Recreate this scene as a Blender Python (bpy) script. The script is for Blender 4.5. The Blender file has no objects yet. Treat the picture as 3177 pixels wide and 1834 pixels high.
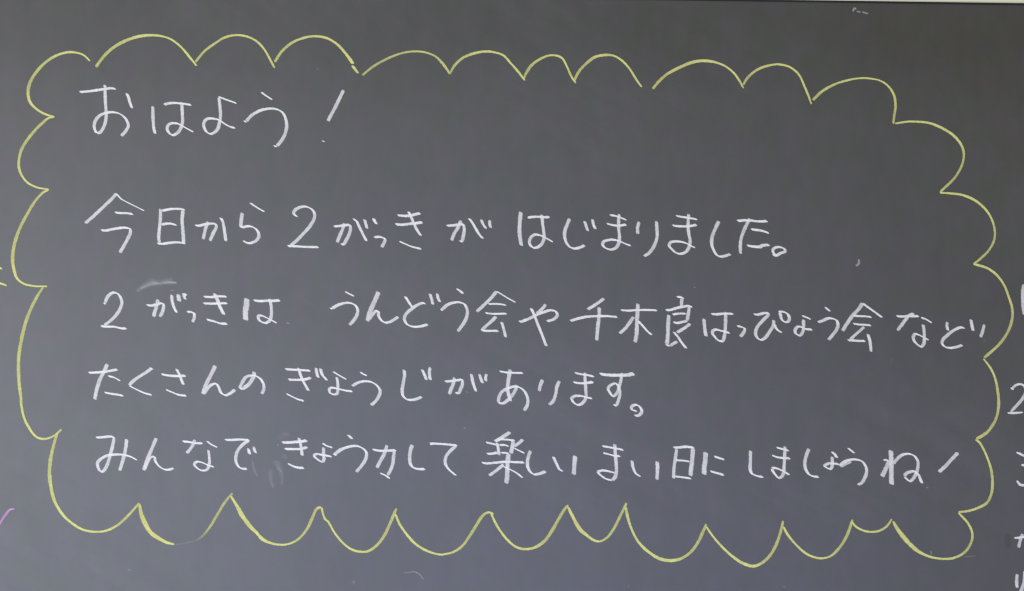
import bpy, math, random
from mathutils import Vector
random.seed(7)
R = math.radians
sc = bpy.context.scene

# ---------------------------------------------------------------- camera, world, lamps, exposure
S = 0.00065                     # metres on the board for one pixel of the 3177 x 1834 photograph
CZ = 1.50                       # height of the picture's centre
ROLL = R(-0.80)
DIST = 2.40
cam = bpy.data.cameras.new("camera")
cam_o = bpy.data.objects.new("camera", cam)
sc.collection.objects.link(cam_o)
sc.camera = cam_o
cam.sensor_width = 36.0
cam.lens = 36.0 * DIST / (3177 * S)
cam.clip_start = 0.05
cam.clip_end = 50
cam_o.location = (0, -DIST, CZ)
cam_o.rotation_mode = 'XYZ'
cam_o.rotation_euler = (R(90), ROLL, 0)

w = bpy.data.worlds.new("World")
sc.world = w
w.use_nodes = True
bg = w.node_tree.nodes["Background"]
bg.inputs[0].default_value = (1.0, 0.88, 0.12, 1)
bg.inputs[1].default_value = 0.247
sc.view_settings.view_transform = 'Standard'
sc.view_settings.look = 'None'
sc.view_settings.exposure = 0.19
sc.view_settings.gamma = 1.0
sc.cycles.filter_width = 1.35

def area(name, loc, target, sx, sy, power, col):
    l = bpy.data.lights.new(name, 'AREA')
    l.shape = 'RECTANGLE'; l.size = sx; l.size_y = sy; l.energy = power; l.color = col
    o = bpy.data.objects.new(name, l); sc.collection.objects.link(o)
    o.location = loc
    d = Vector(target) - Vector(loc)
    o.rotation_euler = d.to_track_quat('-Z', 'Y').to_euler()
    return o
# the classroom windows, left of and behind the camera; daylight bounced off the floor
area("window_light", (-3.6, -2.6, 1.5), (-0.5, 0, 1.3), 2.6, 1.6, 39, (0.95, 0.78, 1.0))
area("window_light", (-2.4, -3.4, 0.6), (-0.3, 0, 1.3), 2.4, 1.4, 74, (0.77, 0.91, 1.0))
area("floor_bounce", (0.0, -3.6, -0.2), (0, 0, 1.3), 4.0, 1.4, 92, (0.45, 0.50, 1.0))

# ---------------------------------------------------------------- helpers
def mat(name):
    m = bpy.data.materials.new(name); m.use_nodes = True
    nt = m.node_tree; nt.nodes.clear()
    out = nt.nodes.new('ShaderNodeOutputMaterial')
    return m, nt, out
def N(nt, t, **kw):
    n = nt.nodes.new(t)
    for k, v in kw.items(): setattr(n, k, v)
    return n
def noise(nt, vec, scale, detail=3, rough=0.5):
    n = N(nt, 'ShaderNodeTexNoise'); n.inputs['Scale'].default_value = scale
    n.inputs['Detail'].default_value = detail; n.inputs['Roughness'].default_value = rough
    nt.links.new(vec, n.inputs['Vector']); return n.outputs['Fac']
def maprange(nt, v, a, b, c, d, smooth=False):
    n = N(nt, 'ShaderNodeMapRange')
    if smooth: n.interpolation_type = 'SMOOTHSTEP'
    for i, x in enumerate((a, b, c, d)): n.inputs[1 + i].default_value = x
    nt.links.new(v, n.inputs[0]); return n.outputs[0]
def math_(nt, op, a, b=None):
    n = N(nt, 'ShaderNodeMath', operation=op)
    for i, x in enumerate((a, b)):
        if x is None: continue
        if isinstance(x, (int, float)): n.inputs[i].default_value = x
        else: nt.links.new(x, n.inputs[i])
    return n.outputs[0]
def mixc(nt, f, a, b):
    n = N(nt, 'ShaderNodeMix', data_type='RGBA')
    if isinstance(f, (int, float)): n.inputs[0].default_value = f
    else: nt.links.new(f, n.inputs[0])
    for i, x in ((6, a), (7, b)):
        if isinstance(x, tuple): n.inputs[i].default_value = (*x, 1)
        else: nt.links.new(x, n.inputs[i])
    return n.outputs[2]
def mapping(nt, vec, scale=(1, 1, 1), loc=(0, 0, 0)):
    n = N(nt, 'ShaderNodeMapping'); n.inputs['Scale'].default_value = scale; n.inputs['Location'].default_value = loc
    nt.links.new(vec, n.inputs['Vector']); return n.outputs[0]

TOPZ = 2.094
def board_material():
    m, nt, out = mat("slate_paint")
    b = N(nt, 'ShaderNodeBsdfPrincipled'); nt.links.new(b.outputs[0], out.inputs[0])
    tc = N(nt, 'ShaderNodeTexCoord').outputs['Object']
    base = (0.033, 0.034, 0.034)
    # wiped chalk film: long soft vertical and sweeping streaks, plus blotches
    def rot(v, deg, sc_):
        n = N(nt, 'ShaderNodeMapping'); n.inputs['Rotation'].default_value = (0, R(deg), 0)
        nt.links.new(v, n.inputs['Vector'])
        return mapping(nt, n.outputs[0], sc_)
    blot = noise(nt, tc, 2.2, 4, 0.55)
    fine = noise(nt, mapping(nt, tc, (1, 1, 0.55), (3, 0, 1)), 26, 4, 0.65)
    s1 = noise(nt, rot(tc, 7, (9, 1, 0.8)), 1.8, 6, 0.65)
    s2 = noise(nt, rot(tc, 62, (7, 1, 0.9)), 2.3, 6, 0.65)
    m2 = maprange(nt, noise(nt, mapping(nt, tc, (1, 1, 1), (5, 1, 9)), 1.7, 2), 0.42, 0.62, 0.0, 1.0, True)
    film = math_(nt, 'MULTIPLY', maprange(nt, s1, 0.35, 0.75, 0.0, 1.0), 0.007)
    film = math_(nt, 'ADD', film, math_(nt, 'MULTIPLY', math_(nt, 'MULTIPLY', maprange(nt, s2, 0.40, 0.72, 0.0, 1.0), m2), 0.022))
    film = math_(nt, 'ADD', film, math_(nt, 'MULTIPLY', maprange(nt, blot, 0.3, 0.75, 0.0, 1.0), 0.010))
    film = math_(nt, 'ADD', film, math_(nt, 'MULTIPLY', maprange(nt, fine, 0.3, 0.7, 0.0, 1.0), 0.014))
    # the pale tint fades out towards the top edge
    sep = N(nt, 'ShaderNodeSeparateXYZ'); nt.links.new(tc, sep.inputs[0])
    zz = math_(nt, 'ADD', sep.outputs[2], math_(nt, 'MULTIPLY', blot, 0.10))
    film = math_(nt, 'ADD', film, maprange(nt, zz, TOPZ - 0.02, TOPZ - 0.20, 0.0, 0.014, True))
    col = mixc(nt, film, base, (0.75, 0.75, 0.78))
    # faint colour mottling of the painted surface
    mot = noise(nt, mapping(nt, tc, (1, 1, 1), (7, 0, 2)), 17, 3, 0.6)
    mot = maprange(nt, mot, 0.46, 0.56, 0.0, 1.0, True)
    col2 = mixc(nt, mot, (1.05, 0.975, 1.09), (0.95, 1.02, 0.95))
    mul = N(nt, 'ShaderNodeMix', data_type='RGBA', blend_type='MULTIPLY'); mul.inputs[0].default_value = 1
    nt.links.new(col, mul.inputs[6]); nt.links.new(col2, mul.inputs[7])
    nt.links.new(mul.outputs[2], b.inputs['Base Color'])
    rr = maprange(nt, blot, 0.2, 0.8, 0.56, 0.64)
    nt.links.new(rr, b.inputs['Roughness'])
    b.inputs['Specular IOR Level'].default_value = 1.0; b.inputs['IOR'].default_value = 1.53
    bump = N(nt, 'ShaderNodeBump'); bump.inputs['Strength'].default_value = 0.12; bump.inputs['Distance'].default_value = 0.0004
    nt.links.new(noise(nt, tc, 420, 3, 0.6), bump.inputs['Height'])
    nt.links.new(bump.outputs[0], b.inputs['Normal'])
    return m

def chalk_material(name, colr, soft=0.56, lo=0.74):
    m, nt, out = mat(name)
    tc = N(nt, 'ShaderNodeTexCoord').outputs['Object']
    ac = N(nt, 'ShaderNodeAttribute', attribute_name='across').outputs['Fac']
    pr = N(nt, 'ShaderNodeAttribute', attribute_name='press').outputs['Fac']
    edge = math_(nt, 'ABSOLUTE', ac)
    # ragged soft edge
    rag = maprange(nt, noise(nt, tc, 260, 3, 0.6), 0.3, 0.7, -0.14, 0.14)
    edge = math_(nt, 'ADD', edge, rag)
    a = maprange(nt, edge, soft, 1.0, 1.0, 0.0, True)
    grain = maprange(nt, noise(nt, tc, 900, 2, 0.7), 0.36, 0.58, lo, 1.0)
    skip = maprange(nt, noise(nt, tc, 120, 3, 0.6), 0.30, 0.60, 0.84, 1.0)
    a = math_(nt, 'MULTIPLY', a, grain)
    a = math_(nt, 'MULTIPLY', a, skip)
    a = math_(nt, 'MULTIPLY', a, pr)
    d = N(nt, 'ShaderNodeBsdfDiffuse'); d.inputs[0].default_value = (*colr, 1); d.inputs[1].default_value = 0.6
    t = N(nt, 'ShaderNodeBsdfTransparent')
    mx = N(nt, 'ShaderNodeMixShader')
    nt.links.new(a, mx.inputs[0]); nt.links.new(t.outputs[0], mx.inputs[1]); nt.links.new(d.outputs[0], mx.inputs[2])
    nt.links.new(mx.outputs[0], out.inputs[0])
    return m

def simple(name, c, rough=0.5, metal=0.0, var=0.06, scale=30, stretch=(1, 1, 1)):
    m, nt, out = mat(name)
    b = N(nt, 'ShaderNodeBsdfPrincipled'); nt.links.new(b.outputs[0], out.inputs[0])
    tc = N(nt, 'ShaderNodeTexCoord').outputs['Object']
    f = noise(nt, mapping(nt, tc, stretch), scale, 5, 0.6)
    nt.links.new(mixc(nt, f, tuple(x * (1 - var) for x in c), tuple(min(1, x * (1 + var)) for x in c)), b.inputs['Base Color'])
    b.inputs['Roughness'].default_value = rough; b.inputs['Metallic'].default_value = metal
    return m

M_board = board_material()
M_white = chalk_material("white_chalk", (0.97, 0.955, 0.94))
M_yellow = chalk_material("yellow_chalk", (0.84, 0.84, 0.33))
M_smear = chalk_material("wiped_chalk_dust", (0.9, 0.88, 0.9), 0.0, 0.35)
M_pink = chalk_material("pink_chalk", (0.78, 0.45, 0.74))
M_dark = chalk_material("damp_wipe", (0.03, 0.028, 0.04))
M_rail = simple("cream_aluminium", (0.86, 0.86, 0.62), 0.35, 0.0, 0.05, 60, (0.05, 1, 1))
M_railshadow = simple("rail_shadow_dark", (0.012, 0.012, 0.010), 0.7)  # near-black colour for the shadow line drawn below the rail
M_face = simple("rail_paint", (0.70, 0.67, 0.70), 0.45, 0.0, 0.04, 60, (0.05, 1, 1))
M_wall = simple("painted_wall", (0.66, 0.64, 0.68), 0.8, 0, 0.04, 14)
M_core = simple("board_core", (0.30, 0.26, 0.2), 0.7)

def mesh_obj(name, verts, faces, m, parent=None, attrs=None):
    me = bpy.data.meshes.new(name); me.from_pydata(verts, [], faces)
    me.materials.append(m)
    if attrs:
        for k, vals in attrs.items():
            at = me.attributes.new(k, 'FLOAT', 'POINT'); at.data.foreach_set('value', vals)
    me.update()
    o = bpy.data.objects.new(name, me); sc.collection.objects.link(o)
    if parent: o.parent = parent
    return o
def empty(name, parent=None):
    o = bpy.data.objects.new(name, None); sc.collection.objects.link(o)
    o.empty_display_size = 0.05
    if parent: o.parent = parent
    return o

cr, sr = math.cos(ROLL), math.sin(ROLL)
def P(px, py):      # photograph pixel -> point on the board (x, z)
    u, v = (px - 1588.5) * S, -(py - 917) * S
    return u * cr + v * sr, CZ - u * sr + v * cr

# ---------------------------------------------------------------- wall and board
wall = mesh_obj("wall", [(-4, 0.034, -0.2), (4, 0.034, -0.2), (4, 0.034, 3.4), (-4, 0.034, 3.4),
                         (-4, 0.15, -0.2), (4, 0.15, -0.2), (4, 0.15, 3.4), (-4, 0.15, 3.4)],
                [(0, 1, 2, 3), (5, 4, 7, 6), (4, 0, 3, 7), (1, 5, 6, 2), (3, 2, 6, 7), (4, 5, 1, 0)], M_wall)
wall["kind"] = "structure"

board = empty("blackboard")
board["label"] = "dark grey school blackboard with white chalk Japanese writing inside a yellow scalloped outline"
board["category"] = "blackboard"

# top edge of the slate under the rail: passes the photograph at (2477, 1) and (3177, 11)
TOPZ = (P(2477, 2)[1] + P(3177, 11)[1]) / 2
BOTZ = TOPZ - 1.235
HW = 1.80
def box(name, x0, x1, y0, y1, z0, z1, m, parent, bev=0.0):
    v = [(x0, y0, z0), (x1, y0, z0), (x1, y0, z1), (x0, y0, z1), (x0, y1, z0), (x1, y1, z0), (x1, y1, z1), (x0, y1, z1)]
    f = [(0, 1, 2, 3), (5, 4, 7, 6), (4, 0, 3, 7), (1, 5, 6, 2), (3, 2, 6, 7), (4, 5, 1, 0)]
    o = mesh_obj(name, v, f, m, parent)
    if bev:
        b = o.modifiers.new("bevel", 'BEVEL'); b.width = bev; b.segments = 3
    return o
box("rail_shadow_strip", -HW, HW, -0.0022, 0.0, TOPZ - 0.0032, TOPZ + 0.004, M_railshadow, board)  # dark strip added as the top rail's shadow line on the slate
box("writing_surface", -HW, HW, 0.0, 0.020, BOTZ - 0.006, TOPZ + 0.006, M_board, board)
def rail(name, x0, x1, z_edge, up, horizontal=True):
    # extruded profile: small lip over the slate, rounded front face
    prof = [(-0.0035, 0.0), (-0.0075, 0.0012), (-0.0105, 0.004), (-0.012, 0.008), (-0.012, 0.024), (-0.010, 0.0275), (-0.006, 0.029), (0.030, 0.029), (0.030, 0.0065), (-0.0035, 0.0065)]
    vs = []
    for x in (x0, x1):
        for (y, h) in prof:
            vs.append((x, y, z_edge + up * h) if horizontal else (z_edge + up * h, y, x))
    n = len(prof)
    fs = [(i, (i + 1) % n, n + (i + 1) % n, n + i) for i in range(n)]
    if (up > 0) == horizontal: fs = [tuple(reversed(f)) for f in fs]
    fs += [tuple(range(n)), tuple(reversed(range(n, 2 * n)))]
    o = mesh_obj(name, vs, fs, M_rail, board)
    o.data.materials.append(M_face)
    for p in o.data.polygons:
        if 3 <= p.index <= 7: p.material_index = 1
    return o
rail("frame_rail", -HW - 0.029, HW + 0.029, TOPZ, 1)
rail("frame_rail", -HW - 0.029, HW + 0.029, BOTZ, -1)
rail("frame_rail", BOTZ - 0.001, TOPZ + 0.001, HW, 1, False)
rail("frame_rail", BOTZ - 0.001, TOPZ + 0.001, -HW, -1, False)

# ---------------------------------------------------------------- chalk strokes
NIB = R(27)          # the worn flat of the chalk lies this way, down to the right
LN, R2 = 7.6, 4.4    # length of the flat and of the round, in photograph pixels

def catmull(pts, step=3.0):
    out = []
    n = len(pts)
    if n == 1: return pts
    for i in range(n - 1):
        p0 = pts[i - 1] if i > 0 else tuple(2 * a - b for a, b in zip(pts[0], pts[1]))
        p1, p2 = pts[i], pts[i + 1]
        p3 = pts[i + 2] if i + 2 < n else tuple(2 * a - b for a, b in zip(pts[-1], pts[-2]))
        def d(a, b): return max(1e-3, math.hypot(a[0] - b[0], a[1] - b[1])) ** 0.5
        t0, t1 = 0, d(p0, p1); t2 = t1 + d(p1, p2); t3 = t2 + d(p2, p3)
        L = math.hypot(p2[0] - p1[0], p2[1] - p1[1])
        k = max(2, int(L / step))
        for j in range(k):
            t = t1 + (t2 - t1) * j / k
            q = []
            for c in range(len(p1)):
                a1 = (t1 - t) / (t1 - t0) * p0[c] + (t - t0) / (t1 - t0) * p1[c]
                a2 = (t2 - t) / (t2 - t1) * p1[c] + (t - t1) / (t2 - t1) * p2[c]
                a3 = (t3 - t) / (t3 - t2) * p2[c] + (t - t2) / (t3 - t2) * p3[c]
                b1 = (t2 - t) / (t2 - t0) * a1 + (t - t0) / (t2 - t0) * a2
                b2 = (t3 - t) / (t3 - t1) * a2 + (t - t1) / (t3 - t1) * a3
                q.append((t2 - t) / (t2 - t1) * b1 + (t - t1) / (t2 - t1) * b2)
            out.append(tuple(q))
    out.append(pts[-1])
    return out

def parse(txt, ox, oy, scl):
    """one stroke: 'x,y[,w] x,y ...' with options @ox,oy[,scale]  *width  !opacity"""
    pts, mul, op = [], 1.0, 1.0
    for tok in txt.split():
        if tok[0] == '@':
            a = [float(q) for q in tok[1:].split(',')]
            ox, oy = a[0], a[1]
            if len(a) > 2: scl = a[2]
        elif tok[0] == '*': mul = float(tok[1:])
        elif tok[0] == '!': op = float(tok[1:])
        else:
            a = [float(q) for q in tok.split(',')]
            pts.append((ox + a[0] / scl, oy + a[1] / scl) + ((a[2],) if len(a) > 2 else ()))
    return pts, mul, op

ACR = (-1.0, -0.55, 0.0, 0.55, 1.0)
HGT = (0.02, 0.10, 0.14, 0.10, 0.02)      # mm above the slate
def ribbon(strokes, k0=0, fades=None):
    V, F, A, Q = [], [], [], []
    for k, (pts, mul, op) in enumerate(strokes):
        explicit = len(pts[0]) > 2
        c = catmull(pts, 3.0)
        n = len(c)
        tot = [0.0]
        for i in range(1, n): tot.append(tot[-1] + math.hypot(c[i][0] - c[i - 1][0], c[i][1] - c[i - 1][1]))
        TL = tot[-1]
        lift = ((k + k0) % 14) * 0.035
        ph = random.uniform(0, 6.28); base = len(V)
        fade = fades[k] if fades else 0
        for i in range(n):
            a, b = c[max(0, i - 1)], c[min(n - 1, i + 1)]
            tx, ty = b[0] - a[0], b[1] - a[1]
            l = math.hypot(tx, ty) or 1; tx /= l; ty /= l
            nx, ny = -ty, tx
            dn = math.cos(NIB) * nx + math.sin(NIB) * ny
            dt = math.cos(NIB) * tx + math.sin(NIB) * ty
            if explicit:
                hw = 0.5 * c[i][2] * 0.98 * mul
                pres = 1.0 - 0.30 * abs(dn) ** 3 - 0.08 * max(0, (c[i][2] - 11)) / 8
                sh = 0.35 * hw * dt * (1 if dn > 0 else -1)
            else:
                hw = 0.5 * (LN * abs(dn) + R2) * 1.10 * mul
                pres = 1.05 - 0.32 * dn * dn
                sh = 0.5 * LN * mul * dt * dn / math.sqrt(dn * dn + 0.08)
            hw *= 1 + 0.05 * math.sin(tot[i] * 0.11 + ph) + random.uniform(-0.03, 0.03)
            pres *= 1 + 0.05 * math.sin(tot[i] * 0.07 + ph * 2)
            e = min(tot[i], TL - tot[i])
            endf = max(0.0, 1 - e / 9.0)
            sh *= endf
            tip = min(1.0, (e + 1.2) / (4.5 if abs(dn) < 0.6 else 2.2))
            hw *= 0.35 + 0.65 * tip
            if fade: pres *= min(1.0, 0.12 + tot[i] / (TL * fade))
            z = -(0.06 + lift + 0.03 * i / n) * 1e-3
            for ac, h in zip(ACR, HGT):
                px = c[i][0] + nx * hw * ac + tx * sh * ac
                py = c[i][1] + ny * hw * ac + ty * sh * ac
                X, Z = P(px, py)
                V.append((X, z - h * 1e-3, Z)); A.append(ac); Q.append(max(0, min(1, pres * op * (0.55 + 0.45 * min(1, (e + 1) / 3)))))
        for i in range(n - 1):
            for j in range(4):
                q = base + i * 5 + j
                F.append((q, q + 1, q + 6, q + 5))
    return V, F, A, Q
def chalk(name, strokes, m, parent, label=None, k0=0, fades=None):
    V, F, A, Q = ribbon(strokes, k0, fades)
    o = mesh_obj(name, V, F, m, parent, {'across': A, 'press': Q})
    if label: o["label"] = label
    return o

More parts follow.
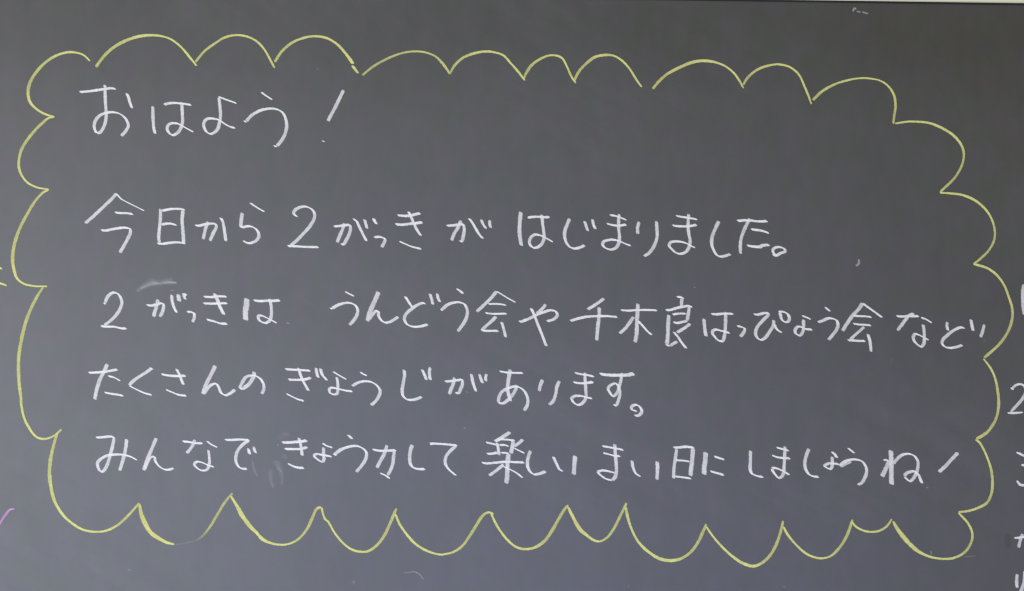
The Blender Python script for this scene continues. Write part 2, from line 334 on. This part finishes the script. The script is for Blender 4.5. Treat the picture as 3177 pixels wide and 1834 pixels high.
LINES = [
("first line of white chalk writing, a short greeting", """
200 230 238,282 400,268 620,235 740,222 805,235 | 635,170 640,400 650,560 650,700 615,830 560,910 510,930 | 500,925 468,840 480,740 540,660 620,618 740,597 860,620 960,700 1000,810 960,890 890,970 | 975,300 1005,370 1030,460 1060,535
200 230 1383,505 1388,700 1400,850 1420,935 | 1560,480 1620,460 1720,452 1840,462 1985,482 | 1835,440 1845,600 1848,750 1815,860 1760,930 1690,955 1630,910 1608,840 1640,785 1700,768 1770,775 1850,815 1940,865 2020,908
600 230 390,355 500,395 600,430 675,458 | 400,370 415,500 425,650 410,760 380,860 320,920 260,935 200,895 165,820 165,760 210,705 290,695 400,720 500,785 580,825 655,842
600 230 1065,280 1110,320 1170,360 1235,402 | 785,733 835,752 | 830,735 920,640 1050,570 1200,540 1330,560 1410,620 1450,720 1460,830 1430,950 1380,1040 1310,1125 | 1255,1120 1310,1138
600 230 2350,250 2280,400 2200,560 2105,735 | 2010,1045 2060,1060 *.7 !.7
"""),
("second line of white chalk writing, starting under a gap below the greeting", """
240 580 600,100 590,130 400,320 250,460 125,570 | 600,100 640,140 690,190 770,235 900,300 1050,375 *.8 | 590,402 680,410 780,412 870,428 | 370,675 440,685 540,665 660,645 760,640 825,660 830,720 780,830 720,940 665,1030
240 580 1300,345 1300,500 1285,650 1275,780 1285,870 | 1320,375 1400,358 1500,345 1600,345 1685,362 | 1655,370 1640,500 1650,650 1660,780 1665,880 *1.1 | 1320,595 1380,578 1450,575 1555,598 | 1250,885 1340,890 1450,875 1560,868 1690,882
240 580 1845,605 1920,605 2000,585 2100,575 2160,582 2175,625 2130,720 2075,845 | 2050,545 2010,640 1990,730 1970,820 | 2240,480 2275,540 2300,660 2325,850
700 580 380,250 450,295 520,340 610,390 | 262,405 245,520 235,620 *1.1 | 215,615 270,630 350,615 430,630 500,690 522,770 480,840 380,880 320,870 278,840
700 580 1125,470 1080,435 1065,400 1095,355 1180,315 1260,310 1340,345 1390,410 1385,500 1330,600 1220,730 1100,850 1010,925 | 970,925 1100,930 1250,938 1350,942 1455,942
700 580 1695,622 1780,612 1870,600 1940,598 1955,650 1935,740 1890,830 1840,900 1800,890 | 1860,570 1840,640 1790,760 1745,870 | 1995,495 2050,540 2100,640 2150,740 2205,850 | 2175,510 2195,580 2215,655 | 2315,490 2335,540 2370,585
700 580 2325,790 2400,782 2460,795 2495,820 2475,890 2440,945
1120 610 572,293 680,303 790,295 880,270 930,262 *1.1 | 540,435 650,440 780,425 880,415 960,400 *1.1 | 745,235 780,310 820,400 870,510 940,615 | 600,700 700,745 800,785 945,820
1120 610 1340,457 1430,452 1530,440 1595,435 1615,500 1605,600 1575,700 1540,695 | 1565,375 1520,480 1460,580 1418,690 | 1690,340 1730,390 1790,490 1850,590 1910,660 | 1885,360 1905,420 1960,505 | 2018,370 2015,420 2030,490
1580 610 182,240 165,400 160,550 170,650 190,770 *1.2 | 285,325 320,345 | 300,328 380,318 500,318 560,325 630,315 | 510,285 520,400 540,550 545,650 515,730 450,790 380,800 330,760 315,700 340,640 390,600 450,598 540,630 620,675 685,712
1580 610 945,345 910,430 870,540 870,650 905,740 960,795 1030,812 1110,795 1180,762 *1.05 | 1180,385 1200,450 1230,540 | 1305,355 1315,430 1350,510
1580 610 1575,292 1650,300 1720,322 1835,368 | 1525,422 1610,445 1690,455 1770,448 1830,438 | 1720,275 1712,400 1715,520 1725,640 1710,740 1670,800 1590,830 1500,800 1460,750 1480,705 1560,680 1650,678 1740,705 1820,740 1905,770
1580 610 2035,395 2010,470 2010,585 | 2305,385 2310,500 2315,620 2290,720 2240,820 2180,890 2110,935
2040 610 288,300 380,318 480,332 622,358 | 232,452 340,465 480,465 560,452 612,440 | 488,275 480,380 478,480 490,580 510,700 495,790 450,860 370,895 290,880 220,820 180,765 210,715 300,702 400,715 480,745 530,775 590,802
2040 610 960,385 910,490 860,620 848,740 880,840 930,915 980,938 1050,930 1140,900 *1.05
2040 610 1250,382 1350,372 1450,375 1580,388 1720,385 *1.1 | 1445,345 1400,430 1340,560 1305,680 1295,800 1300,895 | 1465,515 1550,522 1650,540 1745,573 *1.2 | 1400,765 1480,780 1600,785 1650,765 1750,755 *1.2
2040 610 1800,915 1860,920 1930,885 2000,860 1985,820 1930,795 1860,795 1805,830 1815,880 1860,920
"""),
("third line of white chalk writing, the longest, reaching the right side of the outline", """
280 850 205,460 245,465 | 235,450 260,380 310,320 370,292 430,310 480,380 495,460 470,540 410,640 320,730 225,805 | 165,818 260,825 380,828 480,850 570,855
280 850 880,485 950,495 1030,480 1110,460 1145,475 1145,540 1120,620 1085,670 | 1060,400 1040,500 1010,600 990,670 *1.1 | 1275,325 1285,430 1310,520 1355,610 | 1380,320 1385,370 1395,430 *1.3 | 1440,320 1515,322 | 1510,325 1470,335 1490,400
280 850 1515,597 1570,595 1625,620 1630,680 1600,755
280 850 1775,355 1900,362 2020,350 2135,355 | 1770,460 1900,465 2020,460 2145,458 | 1945,305 1990,400 2030,510 2095,640 *1.25 | 1825,715 1930,740 2040,775 2145,780 *1.1
700 850 335,385 325,480 310,600 315,725 *1.7 | 440,415 550,425 680,418 760,420 850,412 *1.1 | 690,390 715,520 715,650 690,730 630,765 560,750 515,700 515,655 570,655 650,690 720,725 800,770
1000 860 355,225 420,260 500,300 | 120,490 160,492 | 150,490 240,440 350,405 440,405 520,445 555,520 535,610 480,690 425,750
1000 860 880,230 840,330 790,440 740,560 705,690 *1.3 | 740,660 790,580 850,530 880,545 880,600 920,670 980,710 1060,700 1130,660 1190,620
1000 860 1295,300 1340,370 1380,430 1415,475 | 1620,425 1580,405 1500,430 1400,495 1310,580 1285,650 1310,720 1380,765 1480,778 1560,765 1650,738 | 1685,260 1710,340 1730,430 | 1800,255 1810,320 1840,390
1000 860 2100,180 2150,210 2205,260 *1.2 | 1850,512 1885,515 | 1870,510 1950,440 2050,400 2150,395 2230,430 2270,520 2260,620 2220,710 2120,850
1380 880 810,120 740,210 640,310 500,440 | 810,120 900,175 1000,235 1110,295 *.9 | 680,320 780,318 870,322 960,338 *.8 | 635,460 740,472 850,472 970,470 *.85 | 805,515 720,600 640,670 580,730 | 565,725 620,738 720,740 840,740 | 890,600 920,700 955,840
1380 880 1160,595 1230,595 | 1210,590 1320,550 1420,495 1550,445 1660,418 1740,440 1760,500 1700,560 1600,590 | 1580,325 1520,400 1440,470 | 1350,385 1400,490 1450,620 1510,770 1590,980
1740 890 675,180 600,240 510,300 420,355 | 150,535 260,500 400,470 550,460 700,458 885,472 | 600,320 600,450 580,620 560,840 *1.1
1740 890 940,365 1050,372 1200,365 1350,362 1505,368 *.9 | 1208,265 1200,400 1190,600 1185,750 1160,870 *1.2 | 1140,470 1070,570 1000,660 920,730 | 1205,530 1290,620 1350,690 1425,755
1740 890 1815,160 1880,162 1930,185 | 1900,180 1890,240 1890,305 | 1640,365 1720,360 1820,330 1920,310 2000,300 2060,318 | 2010,310 2000,400 1975,530 | 1750,435 1830,420 1960,420 *.85 | 1760,555 1830,565 1900,550 1975,535 | 1690,440 1680,580 1675,750 1660,900 *1.15 | 1640,905 1710,925 | 1710,922 1760,890 1820,855 | 2025,575 1950,635 1820,715 | 1765,705 1830,780 1890,870 1965,965
2160 900 120,450 130,560 140,650 155,725 *1.1 | 235,375 320,380 430,370 580,372 | 462,345 460,480 455,600 445,700 415,795 350,790 290,730 255,680 265,635 310,620 400,640 525,672
2160 900 640,565 700,575 760,610 740,670 690,730
2160 900 900,375 960,385 1060,362 1140,360 | 1140,362 1120,400 1030,490 950,590 930,680 960,750 1020,780 1080,745 1150,650 1205,560 1215,470 | 1220,530 1260,610 1340,670 | 1290,340 1360,340 1430,375 1460,440 1440,490 1390,500 1340,460 1320,400 1310,350
2160 900 1655,402 1720,425 1795,460 | 1680,460 1680,560 1670,650 1625,710 1560,680 1550,620 1590,575 1650,580 1720,610 1815,618
2160 900 2020,265 2055,300 2100,335 | 1905,505 1980,480 2060,445 2130,445 2200,480 2220,550 2190,630 2130,710 2070,780
2600 900 385,205 330,290 230,400 150,510 70,640 *1.1 | 385,205 470,270 570,340 690,430 *1.15 | 240,400 330,408 430,412 525,425 *.9 | 235,525 330,540 430,545 515,555 *.9 | 410,575 340,640 270,700 190,775 *.85 | 150,785 230,790 330,795 425,798 | 465,690 495,780 510,890 515,965
2600 900 915,408 1000,415 1100,408 1180,410 1265,408 | 1190,370 1130,385 1060,460 1000,540 930,635 | 1300,435 1360,450 1470,515 | 1330,540 1345,630 1350,730 1345,830 1305,885 1240,850 1190,790 1180,730 1200,690 1260,700 1330,735 1420,785
2600 900 1710,500 1705,570 1725,635 *.9 | 1985,600 1930,585 1830,620 1720,700 1640,780 1630,840 1680,890 1770,905 1860,890 1945,860 | 2080,460 2095,550 2115,640 | 2290,540 2265,640 2230,740 *.9
"""),
("fourth line of white chalk writing, below the longest line", """
260 1080 75,388 200,382 310,372 420,355 525,335 | 370,250 320,360 250,500 200,660 170,805 *1.1 | 380,437 470,460 575,515 | 325,695 430,715 530,730 620,748
260 1080 1030,315 1085,328 | 1055,325 960,390 850,460 770,520 710,585 | 710,590 820,645 940,700 1065,735
260 1080 1215,410 1330,430 1470,438 1595,432 *1.1 | 1450,325 1490,400 1530,500 1560,575 | 1285,650 1380,690 1480,730 1605,745
260 1080 2060,275 1990,420 1920,560 1860,720 *1.15 | 1885,720 1930,640 2000,575 2070,560 2110,610 2150,700 2220,738 2290,710 2370,650
720 1080 345,370 345,430 310,500 260,570 190,620 *1.2 | 115,632 170,635 215,620 | 115,630 160,540 210,460 300,430 380,440 450,490 495,570 495,650 465,720
720 1080 832,330 950,338 1090,345 1225,355 | 880,493 980,498 1100,495 1180,482 1235,462 | 1035,310 1065,400 1110,510 1160,600 1195,670 | 1315,310 1330,400 1350,465 | 1385,320 1410,410 1490,508 | 850,712 940,760 1040,805 1125,825
720 1080 1580,368 1680,430 1790,490 | 1640,455 1655,550 1658,660 1640,715 1590,725 1535,700 1525,640 1560,622 1660,638 1780,665 1885,678 *.95
720 1080 2005,375 2060,410 2115,435 | 1870,580 1915,592 | 1900,580 1990,535 2100,520 2200,540 2280,600 2318,670 2290,770 2240,840 2175,895
1140 1080 575,340 580,430 560,550 545,650 555,740 610,800 680,812 760,800 850,762 | 855,335 895,420 925,500 | 980,300 970,400 985,500
1140 1080 1212,525 1290,518 1400,505 1480,500 1485,570 1455,650 1430,700 1375,705 | 1360,460 1345,560 1310,640 1280,725 *1.05 | 1625,405 1650,530 1700,680 | 1755,410 1775,480 1805,550 | 1865,405 1850,460 1855,520
1140 1080 2065,362 2180,382 2300,388 2435,390 *.9 | 2235,335 2215,450 2200,560 2195,650 2215,750 2240,830 *1.15 | 2340,580 2310,670 2250,760 2190,820 2120,865 2045,858 | 2050,850 2060,770 2100,690 2200,630 2330,600 2420,640 2480,710 2510,800 2500,900 2450,980
1520 1080 825,495 790,580 770,675 *1.05 | 1090,515 1050,600 1030,720 990,830 925,888
1520 1080 1330,388 1430,410 1530,425 1630,445 | 1305,535 1400,550 1500,548 1620,530 | 1490,385 1490,500 1500,640 1500,780 1450,860 1380,890 1310,850 1280,790 1320,755 1420,750 1510,770 1600,790
1520 1080 1720,405 1850,422 2000,425 2150,420 2255,400 *1.4 | 2070,390 2050,500 2025,600 1990,700 1930,755 1880,700 1850,640 1880,590 1970,555 2020,620 2035,720 2010,820 1975,895 1930,885 *.95
1520 1080 2305,990 2230,965 2215,925 2270,890 2330,905 2370,960 2375,1010 2320,1055 2260,1055
"""),
("fifth line of white chalk writing, lowest, just above the bottom scallops", """
270 1300 140,292 250,285 350,275 415,290 405,400 375,520 340,650 290,770 250,820 205,828 | 200,820 175,760 165,690 200,640 300,580 420,558 560,560 680,590 785,645 | 620,315 610,430 580,580 540,720 510,810 *1.05
270 1300 1085,300 1030,430 970,570 920,700 885,805 *1.05 | 900,790 950,680 1000,600 1055,595 1070,660 1120,730 1200,785 1270,795 1355,770 *.9
270 1300 1495,348 1600,362 1700,378 1810,378 | 1690,325 1650,420 1600,490 1560,535 | 1875,345 1950,400 2040,445 | 1900,485 1915,600 1915,700 1880,790 1810,808 1740,780 1680,710 1720,670 1800,682 1900,725 1990,752 *.9
690 1290 42,378 150,378 280,372 420,380 | 415,385 320,450 240,550 210,650 220,740 270,810 330,830 385,828 | 405,510 415,550 430,605 | 495,485 500,530 525,585
690 1290 935,420 1050,418 1200,405 1325,388 *1.15 | 975,520 1100,522 1230,518 1330,490 | 1195,345 1225,450 1250,625 | 1025,745 1110,790 1190,812 1275,815 *1.15
690 1290 1570,428 1620,465 1725,500 | 1585,495 1585,600 1590,680 1575,730 | 1575,732 1500,690 1435,625 1470,600 1560,612 1710,638
690 1290 1965,298 2035,365 *1.1 | 1735,605 1790,610 | 1760,600 1850,535 1980,485 2110,475 2210,520 2255,580 2240,680 2180,780 2095,880
1060 1300 485,478 600,498 740,495 850,490 *1.05 | 825,505 812,600 800,700 770,790 720,880 | 710,410 670,540 610,650 550,765 *1.05 | 600,848 680,880 755,935
1060 1300 1105,405 1075,500 1065,620 1080,710 1130,765 1220,785 1305,782 *1.1
1060 1300 1380,385 1420,408 | 1385,382 1500,388 1650,398 1810,415 | 1790,420 1690,510 1630,600 1625,700 1670,780 1790,885
1480 1310 520,155 430,215 350,265 280,300 *1.15 | 285,300 340,272 450,272 590,285 *.9 | 570,290 555,380 530,490 *1.2 | 310,320 330,400 345,515 | 350,362 420,355 500,378 *.85 | 375,480 440,480 510,495 *.85 | 140,315 230,335 310,355 | 150,490 210,495 320,475 | 720,270 650,330 580,380 | 570,400 660,445 745,485 | 75,632 150,645 300,632 450,620 600,625 740,630 | 495,490 480,620 475,750 470,850 460,960 *1.35 | 415,660 310,750 190,835 | 410,690 520,740 620,795 715,870
1480 1310 835,445 800,560 790,680 830,770 890,815 980,805 1075,768 *1.05
1480 1310 1195,540 1240,640 1290,735 1345,770 | 1535,525 1525,650 1515,820 *1.3
1820 1310 245,375 340,390 460,410 575,435 | 258,482 340,500 430,525 525,530 *.9 | 440,345 450,500 460,620 465,780 440,870 400,905 *1.1 | 445,795 350,770 250,755 170,775 | 165,778 220,830 300,885 400,910
1820 1310 710,600 725,700 770,800 845,852 | 1105,615 1110,740 1100,900 *1.1
1820 1310 1360,400 1450,395 1560,385 1685,400 *1.1 | 1410,420 1390,560 1370,700 1360,880 | 1665,410 1655,560 1640,700 1625,840 *1.3 | 1390,595 1500,600 1610,615 *.9 | 1380,848 1500,862 1635,882 *.9
2160 1320 150,420 140,560 125,680 125,770 *1.45 | 280,485 360,510 440,535 *1.2 | 220,715 320,745 435,775 *1.2
2160 1320 850,395 848,550 845,680 870,750 950,790 1050,808 *1.05
2160 1320 1255,345 1350,370 1450,395 | 1185,468 1280,500 1380,512 1470,515 | 1390,330 1385,480 1375,640 1370,740 1330,810 1290,820 1230,760 1180,680 | 1180,668 1250,670 1350,710 1460,775 *1.2
2160 1320 1765,365 1720,480 1700,600 1720,700 1780,775 1850,800 1920,805 *1.05
2160 1320 2120,410 2165,450 2205,510 *1.1 | 2130,490 2130,600 2120,660 2095,680 2010,635 2060,600 2140,595 2240,610
2560 1340 355,252 405,290 460,335 | 230,540 310,500 400,460 *1.3 !.8 | 230,530 300,470 400,435 500,435 580,465 630,530 650,610 620,720 570,800 510,828
2560 1340 1030,290 1035,450 1035,620 1040,825 *1.5 | 915,445 960,440 1000,465 *.8 | 1000,460 960,560 920,640 890,700 *1.3 | 1070,500 1130,420 1210,360 1310,345 1400,380 1450,460 1450,560 1420,660 1380,730 1330,770 1240,705 | 1245,700 1260,660 1330,625 1400,620 1460,670 1490,740 1515,805 *1.05
2560 1340 2080,325 1980,430 1880,540 1780,630 *1.1
"""),
]
for lab, body in LINES:
    line = empty("text_line", board)
    line["label"] = lab
    for row in body.strip().splitlines():
        a, b, rest = row.split(' ', 2)
        chalk("chalk_character", [parse(s, float(a), float(b), 2523 / 500) for s in rest.split('|')], M_white, line)

BORDER = """
@40,60 862,468,6 790,400,7 700,372,8 620,368,9 500,400,10 380,470,11 270,580,12 200,690,13 170,800,13 190,920,11 260,1000,9 360,1060,8 468,1092,6
@40,60 460,1092,6 400,1105,9 320,1170,11 240,1250,11 160,1350,12 105,1440,12 @0,440 230,120,11 210,230,11 220,320,10 290,440,8 400,505,7 550,535,6
@0,440 545,538,6 480,570,9 390,670,11 310,800,12 240,930,12 190,1050,13 155,1180,14 142,1320,14 160,1440,12 @0,860 190,10,10 260,70,8 380,100,7 530,103,6
@0,860 485,110,8 420,210,11 340,370,13 290,500,14 245,680,14 215,850,14 208,1000,14 215,1180,13 235,1350,12 @0,1240 240,60,10 270,200,10 330,320,10 400,410,9 470,438,8 540,432,8 620,395,8 690,330,8
@0,1240 645,365,10 610,480,12 570,650,14 555,830,15 @100,1434 210,270,14 250,430,12 330,570,11 430,670,10 560,750,9 700,778,8 830,765,9 960,700,10 1080,590,10 1200,455,8
@100,1434 1200,465,9 1215,560,15 1260,680,18 1330,790,16 1430,860,14 1510,900,11 1590,918,6
@100,1434 1600,920,5 1720,905,5 1830,875,6 !.12 | @100,1434 1825,878,6 1900,830,8 1990,720,10 2080,570,11 2160,440,10 2240,345,9 !.85
@100,1434 2220,375,8 2290,490,13 2350,600,17 2440,720,15 2520,800,12 @700,1434 400,850,13 480,895,11 600,922,8 720,910,8 830,845,9 920,730,11 980,600,12 1020,520,11 1070,500,9
@700,1434 1075,505,9 1090,580,8 1110,630,9 1150,670,8 1220,790,8 1310,900,8 1400,970,9 1500,1000,9 1590,995,10 1690,930,11 1780,810,12 1850,660,12 1900,540,11 1912,515,9
@700,1434 1900,580,9 1940,680,9 2020,800,10 2120,910,10 2250,990,9 2380,1030,8 @1300,1434 260,1032,8 380,1005,9 480,940,10 570,820,11 650,690,12 720,590,11 780,560,9 835,580,8
@1300,1434 805,570,8 850,670,9 910,770,9 990,870,9 1080,945,9 1180,972,9 1290,955,11 1400,885,13 1490,760,13 1570,620,12 1640,510,11 1670,480,9
@1300,1434 1665,500,10 1720,610,12 1800,750,15 1880,820,12 1950,870,9 2020,885,8 2100,845,9 2180,740,11 2250,600,11 2300,500,11 2320,455,9
@1300,1434 2310,500,11 2340,640,11 @1900,1434 220,760,9 290,890,10 400,1000,11 520,1075,12 650,1100,13 760,1080,11 870,1010,11 960,890,12 1020,760,12 1050,690,9
@1900,1434 1045,715,7 1110,810,8 1220,940,9 1340,1050,10 1460,1130,12 1580,1162,12 1680,1120,11 1770,1030,12 1840,900,12 1890,740,11 1908,655,9
@1900,1434 1910,720,9 1960,810,9 2060,930,8 2180,1030,9 2320,1075,8 2430,1055,8 @2477,1434 420,1000,11 500,900,11 560,780,12 590,690,11 605,640,8
@2477,1434 590,665,8 650,725,8 730,765,8 820,780,8 910,765,9 990,715,9 1045,635,8
@2477,1434 1060,660,7 1090,720,13 1170,830,16 1240,910,16 1330,990,13 1450,1050,9 1600,1080,8 1740,1070,9 1860,1005,10 1930,900,10 1945,800,9 1900,690,9 1790,565,7
@2477,1434 1790,558,8 1900,545,9 2020,505,10 2110,450,11 2160,340,11 2170,230,11 2160,110,10 2130,0,9 2083,-117,8 2025,-220,9 1982,-255,8
@2977,1140,4.855 250,1075,10 340,1030,12 430,960,12 540,790,11 585,600,11 580,400,11 530,150,9 465,10,8 @2477,920,3.604 2100,735,7 2068,695,6
@2477,920 2075,688,9 2130,640,11 2240,540,11 2340,400,11 2390,250,11 2390,130,10 2350,0,9 @2477,560 2300,1170,8 2220,1060,9 2120,985,9 2000,945,9 1955,935,7
@2477,560 1960,935,9 2040,870,9 2130,780,9 2190,660,9 2195,560,9 2160,430,8 2080,310,9 1960,215,10 1820,160,9 1700,145,8 1580,138,7
@2477,560 1585,130,9 1720,0,10 @2477,200 1760,1250,9 1830,1120,9 1850,1000,9 1820,900,10 1740,800,10 1620,720,10 1480,660,9 1350,642,8 1220,640,8 1080,662,7
@2477,200 1060,665,9 1070,580,9 1085,470,10 1070,350,9 1010,250,8 920,185,6 800,158,7 680,155,7 540,180,8 400,225,9 260,305,11 160,400,10
@2477,200 145,445,6 115,360,9 @2000,100 1780,590,8 1720,470,8 1620,390,8 1500,360,8 1380,375,9 1260,420,10 1160,500,10 1100,590,9
@2000,100 1105,628,6 1070,560,8 1000,460,8 900,380,7 800,340,9 680,320,11 540,335,12 400,390,12 250,470,11 160,550,11 88,635,10
@1340,60 2345,758,7 2290,680,8 2200,540,8 2110,450,8 2020,405,8 1930,400,10 1820,425,11 1720,500,11 1640,590,11 1590,690,9
@1340,60 1610,715,6 1560,640,8 1510,530,8 1450,430,8 1340,402,8 1240,430,9 1130,500,11 1060,590,11 1030,660,9
@1340,60 1040,685,7 960,580,9 880,490,8 800,405,8 700,370,8 600,360,9 480,380,10 350,430,10 260,510,10 205,600,9
@1340,60 205,615,9 140,520,10 60,430,8 @680,60 2380,395,7 2280,365,7 2160,360,8 2020,385,8 1860,450,9 1720,530,9 1600,625,9 !.85
@680,60 1557,605,8 1520,560,10 1488,516,10 | @680,60 1500,500,12 1420,390,11 1320,280,9 1200,210,9 1080,190,9 960,205,9 820,260,10 700,360,11 620,480,10
@680,60 620,545,8 570,450,8 500,330,8 410,240,8 300,190,8 180,178,8 60,205,9 @40,60 2260,270,9 2140,360,10 2040,480,9
@40,60 2055,522,7 1990,440,9 1880,310,8 1760,220,7 1640,185,8 1500,180,11 1360,205,12 1200,270,12 1060,370,12 960,490,12 930,535,11
"""
bd = empty("cloud_outline", board)
bd["label"] = "yellow chalk outline of joined scallops around the writing"
for k, row in enumerate(BORDER.strip().splitlines()):
    chalk("outline_scallop", [parse(s, 0, 0, 3.604) for s in row.split('|')], M_yellow, bd, None, k * 3,
          {6: [0, 0.35], 28: None}.get(k))

# writing cut off by the picture's edges
side = empty("text_line", board)
side["label"] = "white chalk figures and letters cut off at the right edge of the picture"
for row in """
@3057,840,7.28 868,310,13 848,500,14 850,750,14 885,1000,14
@2477,920 2372,1022,7 2408,1040,7 | @2477,920 2392,1025,9 2435,990,9 2480,980,8 2523,1000,9 2545,1060,12 2500,1150,13 2430,1230,12 2375,1292,10 | @2477,920 2338,1302,7 2420,1303,8 2510,1295,6
@2977,1140,4.855 855,1280,6 930,1310,9 990,1345,8 | @2477,1434 2490,38,6 2515,32,9 2560,60,12 2575,150,12 2545,240,12 | @2477,1434 2443,205,7 2478,250,10 2545,262,10
@2977,1540,4.952 838,640,6 920,635,9 1000,625,9 1060,640,9 | @2977,1540,4.952 968,575,12 930,690,13 905,788,12
@2977,1540,4.952 885,1195,12 878,1300,13 882,1405,12 | @2977,1540,4.952 1000,1150,10 985,1330,12 940,1460,14 870,1530,10
""".strip().splitlines():
    chalk("chalk_character", [parse(s, 0, 0, 3.604) for s in row.split('|')], M_white, side)
o = chalk("chalk_character", [parse("@0,440 -60,1395,8 -20,1405,8 25,1422,7", 0, 0, 3.604), parse("@0,860 -90,50,8 0,68,8 78,95,6", 0, 0, 3.604)], M_yellow, board, "yellow chalk letter cut off at the left edge of the picture")
o = chalk("chalk_stroke", [parse("@0,1240 -120,1560,10 0,1380,10 60,1290,10 115,1228,8 165,1222,4", 0, 0, 3.604)], M_pink, board, "pink chalk stroke at the left edge of the picture")

# smears and stray ticks left on the slate
MARKS = """
@700,850,5.046 950,765,5 1005,780,5 !.5
@1140,1080,5.046 1545,680,5 1575,695,6 !.4
@2560,1340,5.046 1580,868,5 1620,880,5 !.4
@2477,0 610,132,8 622,95,11 652,100,6 !.6 | @2477,0 650,128,6 697,137,6 !.6 | @2477,0 712,134,6 778,154,8 !.6
@2477,560 675,880,10 676,925,11 645,958,13 !.7
@280,850,5.046 730,275,16 850,185,30 960,130,34 1060,145,20 !.22 | @280,850,5.046 790,230,12 900,175,16 1000,150,14 1080,155,12 1200,135,16 1360,140,10 !.34 | @280,850,5.046 1020,135,14 1150,115,20 1290,70,14 !.14 | @280,850,5.046 1150,140,10 1260,128,12 1345,140,8 !.25 | @280,850,5.046 1255,258,6 1310,258,6 !.3
@690,1290,5.046 470,700,10 500,850,12 550,950,8 !.17 | @690,1290,5.046 760,840,22 750,950,22 790,1130,12 !.16 | @690,1290,5.046 820,700,26 900,830,30 930,950,20 930,1080,12 !.13 | @690,1290,5.046 880,380,34 960,300,30 1050,290,16 !.08 | @690,1290,5.046 960,600,26 1000,680,20 !.08 | @690,1290,5.046 860,800,16 930,890,12 !.14 | @690,1290,5.046 855,455,6 885,460,6 !.4
@700,1434 1990,1240,4 2050,1232,5 2110,1225,5 2170,1255,5 2215,1315,5 !.36
@700,1434 1410,1345,14 1440,1330,14 1430,1370,10 !.14
@100,1434 1068,1198,5 1100,1212,5 !.35
@680,60 1085,552,5 1115,560,6 !.16 | @1060,1300,5.046 1905,135,6 1940,145,6 !.2
@2977,1540,4.952 60,925,5 160,922,4 260,912,4 !.18
@2477,920 1050,690,14 1035,770,12 !.06 | @2477,1434 1480,990,7 1490,1035,7 !.3 | @1740,890,5.046 2075,0,4 2115,15,4 !.4
@2477,920 2075,470,14 2085,510,12 !.06 | @1140,1080,5.046 1505,1245,6 1545,1255,6 !.22
@40,60 50,-130,20 70,-90,18 !.04 | @1900,1434 1905,1385,8 1935,1400,8 !.12 | @1900,1434 170,1385,4 190,1390,4 !.3
"""
for row in MARKS.strip().splitlines():
    for s in row.split('|'):
        chalk("chalk_mark", [parse(s, 0, 0, 3.604)], M_smear, board)
chalk("damp_mark", [parse("@2477,1434 2340,800,16 2345,880,24 2335,960,16 !.13", 0, 0, 3.604)], M_dark, board, "dark rubbed spot near the right edge")
